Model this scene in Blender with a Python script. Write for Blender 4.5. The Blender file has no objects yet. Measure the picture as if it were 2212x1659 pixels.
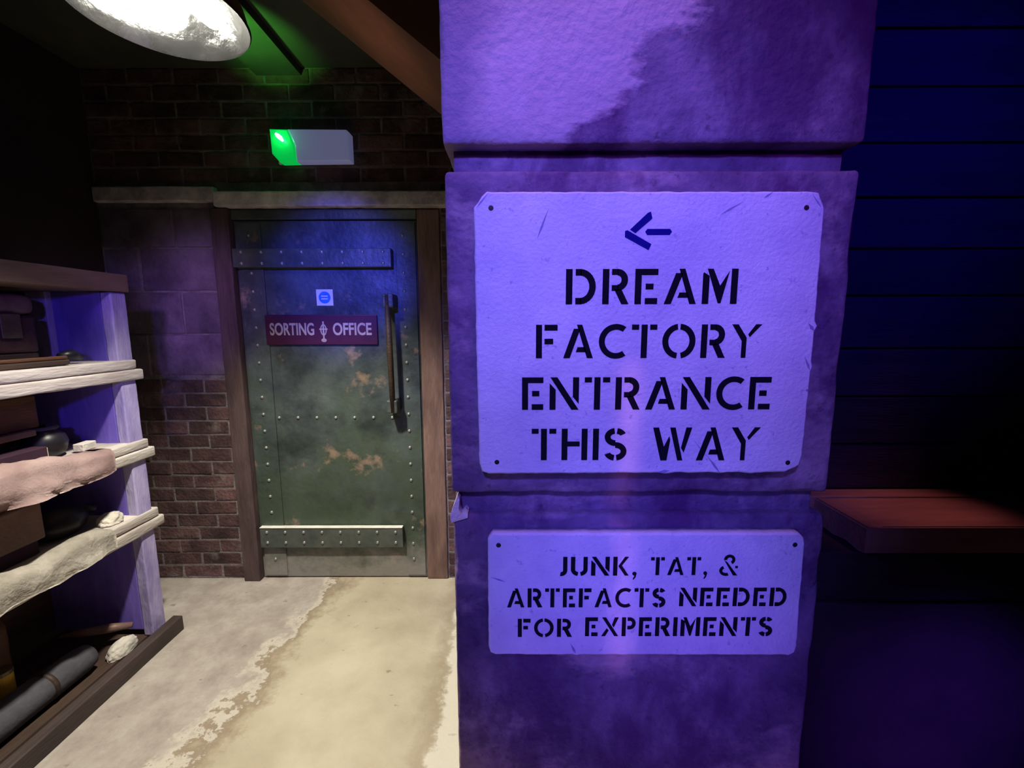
import bpy, bmesh, math, random
from mathutils import Vector, Matrix, noise

random.seed(7)
S = bpy.context.scene
COL = S.collection
PI = math.pi

# ------------------------------------------------------------------ camera, world, lights, exposure
cam_d = bpy.data.cameras.new('camera')
cam = bpy.data.objects.new('camera', cam_d)
COL.objects.link(cam)
S.camera = cam
cam_d.sensor_width = 36.0
cam_d.lens = 926.4 / 2212 * 36.0
cam_d.clip_start = 0.02
pit, rol, yaw = 0.13841, -0.00238, 0.00169
fw = Vector((-math.sin(yaw) * math.cos(pit), math.cos(yaw) * math.cos(pit), -math.sin(pit)))
rt = Vector((math.cos(yaw), math.sin(yaw), 0))
up = rt.cross(fw)
r2 = rt * math.cos(rol) + up * math.sin(rol)
u2 = up * math.cos(rol) - rt * math.sin(rol)
cam.matrix_world = Matrix(((r2.x, u2.x, -fw.x, 0), (r2.y, u2.y, -fw.y, 0), (r2.z, u2.z, -fw.z, 1.45), (0, 0, 0, 1)))

w = bpy.data.worlds.new('world')
S.world = w
w.use_nodes = True
w.node_tree.nodes['Background'].inputs[0].default_value = (0.10, 0.06, 0.35, 1)
w.node_tree.nodes['Background'].inputs[1].default_value = 0.006

vs = S.view_settings
vs.view_transform = 'Standard'
vs.look = 'None'
vs.exposure = 0.0
vs.gamma = 1.0


def light(name, kind, loc, target, power, color, size=0.1, angle=60, blend=0.5):
    d = bpy.data.lights.new(name, kind)
    d.energy = power
    d.color = color
    if kind == 'AREA':
        d.shape = 'DISK'
        d.size = size
    else:
        d.shadow_soft_size = size
    if kind == 'SPOT':
        d.spot_size = math.radians(angle)
        d.spot_blend = blend
    o = bpy.data.objects.new(name, d)
    COL.objects.link(o)
    o.location = loc
    if target is not None:
        v = Vector(target) - Vector(loc)
        o.rotation_euler = v.to_track_quat('-Z', 'Y').to_euler()
    return o


# blue-violet stage wash from behind the visitor, high on the left
light('blue_wash_lamp', 'SPOT', (-0.28, -0.75, 2.55), (0.10, 0.8, 1.62), 190, (0.190, 0.168, 1.0), 0.09, 43, 1.0)
# violet wash from the right
light('violet_wash_lamp', 'SPOT', (1.05, -0.9, 2.35), (0.36, 0.8, 1.68), 34, (0.36, 0.03, 1.0), 0.12, 40, 1.0)
# blue lamp aimed at the racking and at the upper half of the riveted door
light('blue_shelf_lamp', 'SPOT', (-0.35, -0.4, 1.75), (-1.75, 1.75, 1.36), 60, (0.20, 0.12, 1.0), 0.05, 22, 0.7)
light('blue_door_lamp', 'SPOT', (-0.62, 0.35, 2.12), (-0.90, 2.28, 1.67), 310, (0.07, 0.08, 1.0), 0.05, 26, 1.0)
# unseen violet fill added to lift the dark brickwork left of the door
light('violet_wall_fill', 'SPOT', (-0.9, 0.2, 2.2), (-1.62, 2.3, 1.55), 130, (0.48, 0.26, 1.0), 0.08, 21, 1.0)
light('blue_low_fill', 'SPOT', (-0.35, -0.9, 1.25), (0.26, 0.8, 0.84), 66, (0.13, 0.12, 1.0), 0.08, 32, 1.0)  # unseen blue fill added to tint the lower sign and block
# unseen low fill added to turn the lower block more violet
light('violet_low_fill', 'SPOT', (0.55, -0.9, 0.75), (0.27, 0.8, 0.62), 26, (0.26, 0.03, 1.0), 0.08, 36, 1.0)
# warm pink down light grazing the pillar face
light('pink_down_lamp', 'SPOT', (-0.02, 0.60, 2.66), (0.20, 0.78, 1.2), 13, (1.0, 0.42, 0.46), 0.04, 70, 0.8)
# reddish lamp over the ledge
light('red_ledge_lamp', 'SPOT', (1.42, 1.26, 2.3), (1.30, 1.33, 0.85), 20, (1.0, 0.36, 0.36), 0.05, 25, 1.0)
light('violet_counter_fill', 'SPOT', (1.75, -0.3, 0.40), (1.32, 1.2, 0.18), 40, (0.17, 0.05, 1.0), 0.06, 36, 1.0)  # unseen violet fill added for the glow on the counter front
# unseen blue spot added to tint the planks beside the pillar
light('blue_plank_fill', 'SPOT', (1.7, -0.3, 2.5), (1.20, 1.5, 1.95), 75, (0.022, 0.010, 1.0), 0.08, 54, 1.0)
# green uplight over the door
light('green_ceiling_lamp', 'SPOT', (-1.16, 1.70, 2.40), (-1.15, 1.96, 2.665), 24, (0.14, 1.0, 0.10), 0.02, 58, 0.8)
# unseen narrow light added for the warm stripe down the pillar
sl = light('warm_stripe_fill', 'AREA', (0.215, -0.5, 1.05), (0.215, 0.8, 1.05), 0.016, (1.0, 0.40, 0.55))
sl.data.shape = 'RECTANGLE'
sl.data.size = 0.03
sl.data.size_y = 0.66
sl.data.spread = math.radians(3)
# amber glow under the stair soffit
light('amber_soffit_lamp', 'SPOT', (-0.72, 1.55, 1.9), (-0.50, 1.62, 2.5), 2.6, (1.0, 0.55, 0.36), 0.05, 70, 1.0)

# ------------------------------------------------------------------ materials


def mat(name, c1, c2=None, scale=6.0, rough=0.7, bump=0.0, metal=0.0, bscale=None, detail=6.0, lo=0.35, hi=0.65,
        island=0.0, emit=None, estr=0.0, stretch=(1, 1, 1), spec=0.4):
    m = bpy.data.materials.new(name)
    m.use_nodes = True
    nt = m.node_tree
    N, L = nt.nodes, nt.links
    b = N['Principled BSDF']
    b.inputs['Roughness'].default_value = rough
    b.inputs['Metallic'].default_value = metal
    b.inputs['Specular IOR Level'].default_value = spec
    c2 = c2 or c1
    tc = N.new('ShaderNodeTexCoord')
    mp = N.new('ShaderNodeMapping')
    mp.inputs['Scale'].default_value = stretch
    L.new(tc.outputs['Object'], mp.inputs['Vector'])
    n = N.new('ShaderNodeTexNoise')
    n.inputs['Scale'].default_value = scale
    n.inputs['Detail'].default_value = detail
    n.inputs['Roughness'].default_value = 0.62
    L.new(mp.outputs[0], n.inputs['Vector'])
    r = N.new('ShaderNodeValToRGB')
    r.color_ramp.elements[0].position = lo
    r.color_ramp.elements[1].position = hi
    r.color_ramp.elements[0].color = (*c1, 1)
    r.color_ramp.elements[1].color = (*c2, 1)
    L.new(n.outputs['Fac'], r.inputs['Fac'])
    out = r.outputs['Color']
    if island:
        g = N.new('ShaderNodeNewGeometry')
        mr = N.new('ShaderNodeMapRange')
        mr.inputs['To Min'].default_value = 1 - island
        mr.inputs['To Max'].default_value = 1 + island * 0.6
        L.new(g.outputs['Random Per Island'], mr.inputs['Value'])
        mx = N.new('ShaderNodeVectorMath')
        mx.operation = 'SCALE'
        L.new(out, mx.inputs[0])
        L.new(mr.outputs[0], mx.inputs['Scale'])
        out = mx.outputs[0]
    L.new(out, b.inputs['Base Color'])
    if bump:
        nb = N.new('ShaderNodeTexNoise')
        nb.inputs['Scale'].default_value = bscale or scale * 6
        nb.inputs['Detail'].default_value = 8
        L.new(mp.outputs[0], nb.inputs['Vector'])
        bp = N.new('ShaderNodeBump')
        bp.inputs['Strength'].default_value = bump
        bp.inputs['Distance'].default_value = 0.01
        L.new(nb.outputs['Fac'], bp.inputs['Height'])
        L.new(bp.outputs['Normal'], b.inputs['Normal'])
    if emit:
        b.inputs['Emission Color'].default_value = (*emit, 1)
        b.inputs['Emission Strength'].default_value = estr
    return m


def stain(m, color, scale, lo, hi, amount=1.0, stretch=(1, 1, 1), rot=(0, 0, 0), detail=6.0, seed=0.0):
    """lay a second noise-shaped patch of another colour over a material's base colour"""
    nt = m.node_tree
    N, L = nt.nodes, nt.links
    b = N['Principled BSDF']
    old = b.inputs['Base Color'].links[0].from_socket
    tc = N.new('ShaderNodeTexCoord')
    mp = N.new('ShaderNodeMapping')
    mp.inputs['Scale'].default_value = stretch
    mp.inputs['Rotation'].default_value = rot
    mp.inputs['Location'].default_value = (seed, seed * 0.7, -seed)
    L.new(tc.outputs['Object'], mp.inputs['Vector'])
    n = N.new('ShaderNodeTexNoise')
    n.inputs['Scale'].default_value = scale
    n.inputs['Detail'].default_value = detail
    n.inputs['Roughness'].default_value = 0.65
    L.new(mp.outputs[0], n.inputs['Vector'])
    mr = N.new('ShaderNodeMapRange')
    mr.inputs['From Min'].default_value = lo
    mr.inputs['From Max'].default_value = hi
    mr.inputs['To Max'].default_value = amount
    L.new(n.outputs['Fac'], mr.inputs['Value'])
    mx = N.new('ShaderNodeMix')
    mx.data_type = 'RGBA'
    L.new(mr.outputs[0], mx.inputs['Factor'])
    L.new(old, mx.inputs[6])
    mx.inputs[7].default_value = (*color, 1)
    L.new(mx.outputs[2], b.inputs['Base Color'])
    return m


def side_patch(m, color, coef, lim0, lim1, wob, scale, amount, seed, stretch=(1, 1, 1), rot=(0, 0, 0)):
    """patch of another colour with a ragged limit: where coef . position + noise falls below lim0"""
    nt = m.node_tree
    N, L = nt.nodes, nt.links
    b = N['Principled BSDF']
    old = b.inputs['Base Color'].links[0].from_socket
    tc = N.new('ShaderNodeTexCoord')
    mp = N.new('ShaderNodeMapping')
    mp.inputs['Location'].default_value = (seed, seed, seed)
    mp.inputs['Scale'].default_value = stretch
    mp.inputs['Rotation'].default_value = rot
    L.new(tc.outputs['Object'], mp.inputs['Vector'])
    n = N.new('ShaderNodeTexNoise')
    n.inputs['Scale'].default_value = scale
    n.inputs['Detail'].default_value = 9
    n.inputs['Roughness'].default_value = 0.65
    L.new(mp.outputs[0], n.inputs['Vector'])
    dt = N.new('ShaderNodeVectorMath')
    dt.operation = 'DOT_PRODUCT'
    L.new(tc.outputs['Object'], dt.inputs[0])
    dt.inputs[1].default_value = coef
    ma = N.new('ShaderNodeMath')
    ma.operation = 'MULTIPLY_ADD'
    L.new(n.outputs['Fac'], ma.inputs[0])
    ma.inputs[1].default_value = wob
    L.new(dt.outputs['Value'], ma.inputs[2])
    mr = N.new('ShaderNodeMapRange')
    mr.inputs['From Min'].default_value = lim1 + wob * 0.5
    mr.inputs['From Max'].default_value = lim0 + wob * 0.5
    mr.inputs['To Max'].default_value = amount
    L.new(ma.outputs[0], mr.inputs['Value'])
    mx = N.new('ShaderNodeMix')
    mx.data_type = 'RGBA'
    L.new(mr.outputs[0], mx.inputs['Factor'])
    L.new(old, mx.inputs[6])
    mx.inputs[7].default_value = (*color, 1)
    L.new(mx.outputs[2], b.inputs['Base Color'])


def low_patch(m, color, z0, z1, wob, scale, amount, seed):
    side_patch(m, color, (0, 0, 1), z0, z1, wob, scale, amount, seed)


M = {}


def stone(name, seed):
    m = mat(name, (0.080, 0.042, 0.115), (0.25, 0.165, 0.28), 5.5, 0.85, 0.42, bscale=75, lo=0.34, hi=0.64, detail=10)
    stain(m, (0.50, 0.35, 0.43), 3.0, 0.50, 0.62, 0.7, (1, 1, 1.6), (0, 0.75, 0), 10, 3.1 + seed)
    stain(m, (0.075, 0.014, 0.10), 3.6, 0.48, 0.60, 0.75, (1.4, 1, 0.8), (0, 0.6, 0), 10, 8.4 + seed)
    stain(m, (0.05, 0.02, 0.07), 45, 0.62, 0.72, 0.5, detail=3, seed=1.7)
    return m


M['stone'] = stone('rendered_stone', 0.0)
# top block: slanting beam of light on its left, put into the stone colour
M['stone_beam'] = stone('rendered_stone_with_painted_beam', 0.0)
side_patch(M['stone_beam'], (0.58, 0.43, 0.52), (1, 0, -1.1), -2.13, -2.09, 0.30, 7.0, 0.7, 2.0, (1, 1, 2.5), (0, 0.8, 0))
side_patch(M['stone_beam'], (0.15, 0.10, 0.24), (1, 0, 0), -0.33, -0.26, 0.16, 6.0, 0.6, 7.0)  # duller bluish edge left of the beam, also put into the colour
M['chip'] = mat('broken_plaster', (0.80, 0.72, 0.66), (0.92, 0.86, 0.8), 30, 0.9, 0.5)
M['sign'] = mat('sign_board_paint', (0.60, 0.55, 0.74), (0.80, 0.76, 0.88), 6, 0.7, 0.25, bscale=140, spec=0.25, detail=10)
stain(M['sign'], (0.50, 0.46, 0.66), 9, 0.60, 0.72, 0.5, seed=2)
stain(M['sign'], (0.34, 0.30, 0.56), 75, 0.66, 0.73, 0.6, seed=5, detail=2)
M['ink'] = mat('black_stencil_paint', (0.004, 0.003, 0.010), (0.006, 0.005, 0.016), 20, 0.8, spec=0.12)
M['navy'] = mat('navy_stencil_paint', (0.004, 0.003, 0.17), (0.006, 0.004, 0.20), 20, 0.8, spec=0.12)
M['scratch'] = mat('scratch_mark', (0.24, 0.22, 0.42), (0.3, 0.28, 0.5), 20, 0.8)
M['nail'] = mat('dark_nail', (0.01, 0.01, 0.015), None, 20, 0.6, metal=0.0)
M['brick'] = mat('old_brick', (0.062, 0.032, 0.035), (0.16, 0.085, 0.085), 9, 0.9, 0.7, island=0.45, bscale=60)
stain(M['brick'], (0.25, 0.20, 0.20), 6, 0.56, 0.70, 0.6, seed=4)
M['mortar'] = mat('mortar', (0.13, 0.105, 0.11), (0.25, 0.215, 0.21), 14, 0.95, 0.6)
M['block'] = mat('dressed_block', (0.085, 0.058, 0.08), (0.21, 0.155, 0.19), 5, 0.85, 0.5, island=0.25, bscale=50)
M['lintel'] = mat('lintel_stone', (0.34, 0.29, 0.30), (0.70, 0.63, 0.61), 10, 0.85, 0.6, bscale=50)
M['plank'] = mat('dark_plank', (0.020, 0.012, 0.026), (0.045, 0.026, 0.045), 3, 0.65, 0.35, stretch=(1, 1, 9), island=0.3)
stain(M['plank'], (0.10, 0.05, 0.07), 4, 0.62, 0.75, 0.6, seed=6)
M['ceil'] = mat('painted_ceiling', (0.045, 0.043, 0.034), (0.075, 0.07, 0.055), 3, 0.9, 0.2)
M['soffit'] = mat('brown_soffit', (0.16, 0.075, 0.045), (0.24, 0.115, 0.07), 4, 0.8, 0.2)
M['wallk'] = mat('dark_render', (0.024, 0.010, 0.011), (0.038, 0.017, 0.018), 4, 0.9, 0.3)
M['steel'] = mat('door_steel', (0.040, 0.052, 0.062), (0.115, 0.140, 0.150), 3.4, 0.45, 0.3, metal=0.2, bscale=40, detail=9)


low_patch(M['steel'], (0.058, 0.085, 0.038), 0.45, 1.15, 2.6, 3.2, 0.62, 2.2)
stain(M['steel'], (0.018, 0.022, 0.026), 2.6, 0.50, 0.62, 0.65, seed=6.6, detail=8)
stain(M['steel'], (0.32, 0.22, 0.17), 4.6, 0.585, 0.66, 0.85, seed=9.3, detail=9)
low_patch(M['steel'], (0.30, 0.28, 0.27), 0.06, 0.24, 0.5, 7.0, 0.85, 5.0)
M['steel2'] = mat('strap_steel', (0.06, 0.075, 0.075), (0.12, 0.135, 0.12), 8, 0.42, 0.25, metal=0.35)
M['rivet'] = mat('rivet_steel', (0.22, 0.23, 0.22), (0.36, 0.36, 0.34), 30, 0.35, metal=0.5)
M['whitish'] = mat('whitish_strap_top', (0.62, 0.60, 0.55), (0.8, 0.78, 0.72), 12, 0.4)
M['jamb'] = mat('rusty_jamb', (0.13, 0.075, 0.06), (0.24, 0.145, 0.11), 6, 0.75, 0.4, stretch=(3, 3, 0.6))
M['jamb_dark'] = mat('dark_jamb', (0.055, 0.033, 0.036), (0.105, 0.066, 0.066), 6, 0.8, 0.4, stretch=(3, 3, 0.6))  # darker tone of the jamb pattern, for the left side
M['maroon'] = mat('maroon_enamel', (0.045, 0.006, 0.028), (0.065, 0.010, 0.038), 8, 0.45)
M['cream'] = mat('cream_lettering', (0.34, 0.26, 0.25), (0.44, 0.35, 0.33), 12, 0.5)
M['white'] = mat('white_sticker', (0.8, 0.78, 0.8), None, 5, 0.5)
M['bluedisc'] = mat('blue_disc_print', (0.02, 0.20, 0.75), (0.03, 0.28, 0.85), 30, 0.5)
M['limed'] = mat('limed_timber', (0.36, 0.31, 0.29), (0.58, 0.53, 0.50), 7, 0.75, 0.35, stretch=(2, 0.5, 3), bscale=40)
M['post'] = mat('lilac_post', (0.26, 0.21, 0.46), (0.42, 0.36, 0.62), 8, 0.75, 0.35, stretch=(2, 2, 0.6), bscale=40)
M['panel'] = mat('blue_panel', (0.10, 0.065, 0.40), (0.19, 0.13, 0.56), 4, 0.7, 0.2, stretch=(2, 2, 0.5))
M['brownboard'] = mat('brown_board', (0.10, 0.058, 0.038), (0.16, 0.098, 0.065), 6, 0.7, 0.3, stretch=(2, 0.5, 3))
M['darkwood'] = mat('dark_wood', (0.035, 0.02, 0.016), (0.065, 0.038, 0.028), 6, 0.6, 0.3, stretch=(2, 0.5, 3))
M['rail'] = mat('plinth_rail', (0.040, 0.026, 0.026), (0.065, 0.045, 0.042), 8, 0.6, 0.3, stretch=(2, 0.5, 3))
M['leather'] = mat('brown_leather', (0.05, 0.024, 0.018), (0.085, 0.042, 0.03), 20, 0.5, 0.2)
M['lidleather'] = mat('tan_leather', (0.13, 0.07, 0.06), (0.18, 0.105, 0.088), 14, 0.5, 0.2)
M['brass'] = mat('dull_brass', (0.12, 0.09, 0.05), (0.18, 0.14, 0.08), 30, 0.45, metal=0.5)
M['redwood'] = mat('reddish_wood', (0.075, 0.03, 0.014), (0.12, 0.05, 0.024), 7, 0.6, 0.3, stretch=(2, 0.6, 3))
M['blackpot'] = mat('black_glaze', (0.010, 0.009, 0.012), (0.016, 0.014, 0.02), 10, 0.4)
M['purplebook'] = mat('plum_cloth', (0.022, 0.006, 0.018), (0.035, 0.010, 0.028), 14, 0.8)
M['paper'] = mat('paper_edges', (0.5, 0.43, 0.36), (0.6, 0.52, 0.45), 30, 0.9)
M['pinkcloth'] = mat('pink_sacking', (0.40, 0.26, 0.26), (0.58, 0.43, 0.42), 5, 0.95, 0.3, bscale=120)
M['fleece'] = mat('cream_fleece', (0.42, 0.375, 0.32), (0.64, 0.59, 0.53), 9, 0.95, 0.6, bscale=70)
M['greywrap'] = mat('grey_canvas', (0.05, 0.048, 0.06), (0.085, 0.08, 0.098), 10, 0.85, 0.3)
M['pale'] = mat('pale_stone', (0.5, 0.46, 0.42), (0.66, 0.6, 0.55), 12, 0.8, 0.4)
M['yellow'] = mat('yellow_enamel', (0.6, 0.38, 0.03), (0.7, 0.45, 0.05), 10, 0.5)
M['maroonwood'] = mat('reddish_ledge', (0.27, 0.12, 0.11), (0.40, 0.19, 0.16), 4, 0.55, 0.3, stretch=(0.6, 3, 3))
M['counter'] = mat('counter_front', (0.035, 0.018, 0.042), (0.065, 0.034, 0.065), 3.5, 0.7, 0.25)
M['shade_out'] = mat('black_enamel', (0.012, 0.012, 0.015), (0.02, 0.02, 0.025), 8, 0.4)
M['shade_in'] = mat('polished_reflector', (0.50, 0.50, 0.48), (0.90, 0.90, 0.86), 9, 0.16, 1.0, bscale=6, metal=0.9)
M['tube'] = mat('lit_tube', (0.9, 0.9, 0.85), None, 5, 0.5, emit=(1.0, 0.97, 0.9), estr=9.0)
M['green_glow_cover'] = mat('green_glow_cover', (0.02, 0.5, 0.12), (0.03, 0.62, 0.16), 12, 0.3, emit=(0.0, 1.0, 0.14), estr=0.38)  # indicator's green light on the cover, put into colour and emission
M['green_led'] = mat('green_led', (0.3, 0.9, 0.5), None, 5, 0.5, emit=(0.35, 1.0, 0.6), estr=5.0)


def floor_material():
    m = bpy.data.materials.new('worn_concrete')
    m.use_nodes = True
    nt = m.node_tree
    N, L = nt.nodes, nt.links
    b = N['Principled BSDF']
    b.inputs['Roughness'].default_value = 0.62
    b.inputs['Specular IOR Level'].default_value = 0.35
    tc = N.new('ShaderNodeTexCoord')

    def noise_tex(scale, detail=6, rough=0.6, st=(1, 1, 1)):
        mp = N.new('ShaderNodeMapping')
        mp.inputs['Scale'].default_value = st
        L.new(tc.outputs['Object'], mp.inputs['Vector'])
        n = N.new('ShaderNodeTexNoise')
        n.inputs['Scale'].default_value = scale
        n.inputs['Detail'].default_value = detail
        n.inputs['Roughness'].default_value = rough
        L.new(mp.outputs[0], n.inputs['Vector'])
        return n.outputs['Fac']

    def mix(f, a, c):
        mx = N.new('ShaderNodeMix')
        mx.data_type = 'RGBA'
        L.new(f, mx.inputs['Factor'])
        for i, v in ((6, a), (7, c)):
            if isinstance(v, tuple):
                mx.inputs[i].default_value = (*v, 1)
            else:
                L.new(v, mx.inputs[i])
        return mx.outputs[2]

    def mrange(v, a, c, o0=0.0, o1=1.0):
        r = N.new('ShaderNodeMapRange')
        r.inputs['From Min'].default_value = a
        r.inputs['From Max'].default_value = c
        r.inputs['To Min'].default_value = o0
        r.inputs['To Max'].default_value = o1
        L.new(v, r.inputs['Value'])
        return r.outputs[0]

    def mth(op, a, c):
        q = N.new('ShaderNodeMath')
        q.operation = op
        for i, v in enumerate((a, c)):
            if isinstance(v, (int, float)):
                q.inputs[i].default_value = v
            else:
                L.new(v, q.inputs[i])
        return q.outputs[0]

    sep = N.new('ShaderNodeSeparateXYZ')
    L.new(tc.outputs['Object'], sep.inputs[0])
    X, Y = sep.outputs[0], sep.outputs[1]
    smooth = mix(mrange(noise_tex(2.2), 0.35, 0.65), (0.40, 0.34, 0.25), (0.56, 0.50, 0.38))
    rough_ = mix(mrange(noise_tex(7, 9, 0.7), 0.35, 0.65), (0.30, 0.25, 0.225), (0.46, 0.41, 0.37))
    # ragged edge of the thin screed layer on the shelf side, running away from the visitor
    edge = mth('ADD', X, mth('MULTIPLY', mth('SUBTRACT', noise_tex(5.5, 8, 0.72), 0.5), 0.55))
    edge = mth('SUBTRACT', edge, mth('MULTIPLY', mth('SUBTRACT', Y, 1.8), 0.10))
    left = mrange(edge, -1.02, -1.06)
    c = mix(left, smooth, rough_)
    rim = mth('MULTIPLY', mrange(edge, -0.93, -1.02), mrange(edge, -1.055, -1.04))
    fringe = mth('MULTIPLY', mrange(edge, -1.045, -1.055), mrange(edge, -1.12, -1.06))
    c = mix(mth('MULTIPLY', fringe, 0.75), c, (0.62, 0.56, 0.48))
    c = mix(mth('MULTIPLY', rim, 0.75), c, (0.27, 0.20, 0.135))
    # white plaster spill next to the pillar
    e2 = mth('ADD', X, mth('MULTIPLY', mth('SUBTRACT', noise_tex(9, 8, 0.7), 0.5), 0.20))
    spill = mrange(e2, -0.30, -0.275)
    c = mix(spill, c, (0.66, 0.61, 0.52))
    # tan border beside it
    tan = mth('MULTIPLY', mrange(e2, -0.37, -0.31), mrange(e2, -0.27, -0.29))
    c = mix(mth('MULTIPLY', tan, 0.5), c, (0.30, 0.23, 0.16))
    # small dark pits
    pits = mrange(noise_tex(16, 2, 0.5, (1, 1.6, 1)), 0.70, 0.76)
    c = mix(mth('MULTIPLY', pits, 0.55), c, (0.14, 0.11, 0.09))
    L.new(c, b.inputs['Base Color'])
    bp = N.new('ShaderNodeBump')
    bp.inputs['Strength'].default_value = 0.5
    bp.inputs['Distance'].default_value = 0.008
    L.new(mth('ADD', noise_tex(28, 8, 0.7), mth('MULTIPLY', left, 0.6)), bp.inputs['Height'])
    L.new(bp.outputs['Normal'], b.inputs['Normal'])
    return m


M['floor'] = floor_material()


def shell_material():
    """milky plastic that lets some light through"""
    m = bpy.data.materials.new('milky_plastic')
    m.use_nodes = True
    nt = m.node_tree
    N, L = nt.nodes, nt.links
    b = N['Principled BSDF']
    b.inputs['Base Color'].default_value = (0.50, 0.50, 0.85, 1)
    b.inputs['Roughness'].default_value = 0.25
    b.inputs['Emission Color'].default_value = (0.42, 0.44, 0.80, 1)
    b.inputs['Emission Strength'].default_value = 0.15
    t = N.new('ShaderNodeBsdfTranslucent')
    t.inputs['Color'].default_value = (0.75, 0.8, 0.8, 1)
    mx = N.new('ShaderNodeMixShader')
    mx.inputs[0].default_value = 0.15
    L.new(b.outputs[0], mx.inputs[1])
    L.new(t.outputs[0], mx.inputs[2])
    L.new(mx.outputs[0], N['Material Output'].inputs['Surface'])
    return m


M['milky'] = shell_material()

# ------------------------------------------------------------------ mesh helpers


def obj(name, bm, material, parent=None, loc=(0, 0, 0), rot=(0, 0, 0), smooth=False):
    me = bpy.data.meshes.new(name)
    bmesh.ops.recalc_face_normals(bm, faces=bm.faces)
    if smooth:
        for f in bm.faces:
            f.smooth = True
    bm.to_mesh(me)
    bm.free()
    me.materials.append(material)
    o = bpy.data.objects.new(name, me)
    COL.objects.link(o)
    o.location = loc
    o.rotation_euler = rot
    if parent is not None:
        o.parent = parent
    return o


def thing(name, label, cat, loc=(0, 0, 0), rot=(0, 0, 0), group=None):
    o = bpy.data.objects.new(name, None)
    o.empty_display_size = 0.1
    COL.objects.link(o)
    o.location = loc
    o.rotation_euler = rot
    o['label'] = label
    o['category'] = cat
    if group:
        o['group'] = group
    return o


def struct(o, label=None, cat=None):
    o['kind'] = 'structure'
    if label:
        o['label'] = label
    if cat:
        o['category'] = cat
    return o


def add_box(bm, x0, x1, y0, y1, z0, z1, bev=0.0, jit=0.0):
    j = lambda: random.uniform(-jit, jit)
    vs_ = [bm.verts.new((x + j(), y + j(), z + j())) for x in (x0, x1) for y in (y0, y1) for z in (z0, z1)]
    fs = [(0, 1, 3, 2), (4, 6, 7, 5), (0, 4, 5, 1), (2, 3, 7, 6), (0, 2, 6, 4), (1, 5, 7, 3)]
    faces = [bm.faces.new([vs_[i] for i in f]) for f in fs]
    if bev > 0:
        ed = list({e for f in faces for e in f.edges})
        bmesh.ops.bevel(bm, geom=ed, offset=bev, segments=2, profile=0.6, affect='EDGES', clamp_overlap=True)
    return bm


def box(x0, x1, y0, y1, z0, z1, bev=0.0, jit=0.0):
    return add_box(bmesh.new(), x0, x1, y0, y1, z0, z1, bev, jit)


def _lin(a, b, r, step):
    n = max(1, int(round((b - a - 2 * r) / step)))
    inner = [a + r + (b - a - 2 * r) * i / n for i in range(n + 1)]
    return [a, a + r * 0.35] + inner + [b - r * 0.35, b]


def rbox(x0, x1, y0, y1, z0, z1, r=0.01, step=0.05, amp=0.0, freq=20.0, chip=0.0, off=0.0, bm=None):
    """rounded, slightly uneven block: grid on six faces, rounded corners, noise along the normal"""
    bm = bm or bmesh.new()
    xs, ys, zs = _lin(x0, x1, r, step), _lin(y0, y1, r, step), _lin(z0, z1, r, step)
    vd = {}
    lo, hi = Vector((x0 + r, y0 + r, z0 + r)), Vector((x1 - r, y1 - r, z1 - r))

    def v(i, j, k):
        key = (i, j, k)
        if key not in vd:
            p = Vector((xs[i], ys[j], zs[k]))
            q = Vector((min(max(p.x, lo.x), hi.x), min(max(p.y, lo.y), hi.y), min(max(p.z, lo.z), hi.z)))
            d = p - q
            corner = sum(1 for a in d if abs(a) > 1e-6) > 1
            dn = d.normalized() if d.length > 1e-7 else Vector((0, 0, 0))
            p = q + dn * r
            if amp:
                nn = noise.fractal((p + Vector((off, off, off))) * freq, 0.8, 2.0, 4)
                p -= dn * amp * abs(nn)
                if corner and chip:
                    c = noise.noise((p + Vector((off + 3, 0, 0))) * freq * 0.9)
                    p -= dn * chip * max(0, c)
            vd[key] = bm.verts.new(p)
        return vd[key]

    nx, ny, nz = len(xs) - 1, len(ys) - 1, len(zs) - 1
    for i in range(nx):
        for j in range(ny):
            for k in (0, nz):
                bm.faces.new((v(i, j, k), v(i + 1, j, k), v(i + 1, j + 1, k), v(i, j + 1, k)))
    for i in range(nx):
        for k in range(nz):
            for j in (0, ny):
                bm.faces.new((v(i, j, k), v(i + 1, j, k), v(i + 1, j, k + 1), v(i, j, k + 1)))
    for j in range(ny):
        for k in range(nz):
            for i in (0, nx):
                bm.faces.new((v(i, j, k), v(i, j + 1, k), v(i, j + 1, k + 1), v(i, j, k + 1)))
    return bm


def lathe(profile, seg=40, bm=None, cx=0, cy=0, closed=False):
    bm = bm or bmesh.new()
    rings = []
    for r, z in profile:
        rings.append([bm.verts.new((cx + r * math.cos(2 * PI * i / seg), cy + r * math.sin(2 * PI * i / seg), z)) for i in range(seg)])
    for a, b_ in zip(rings, rings[1:]):
        for i in range(seg):
            j = (i + 1) % seg
            bm.faces.new((a[i], a[j], b_[j], b_[i]))
    if profile[0][0] > 1e-4 and closed:
        bm.faces.new(rings[0])
    if profile[-1][0] > 1e-4 and closed:
        bm.faces.new(rings[-1][::-1])
    bmesh.ops.remove_doubles(bm, verts=bm.verts, dist=1e-5)
    return bm


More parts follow.
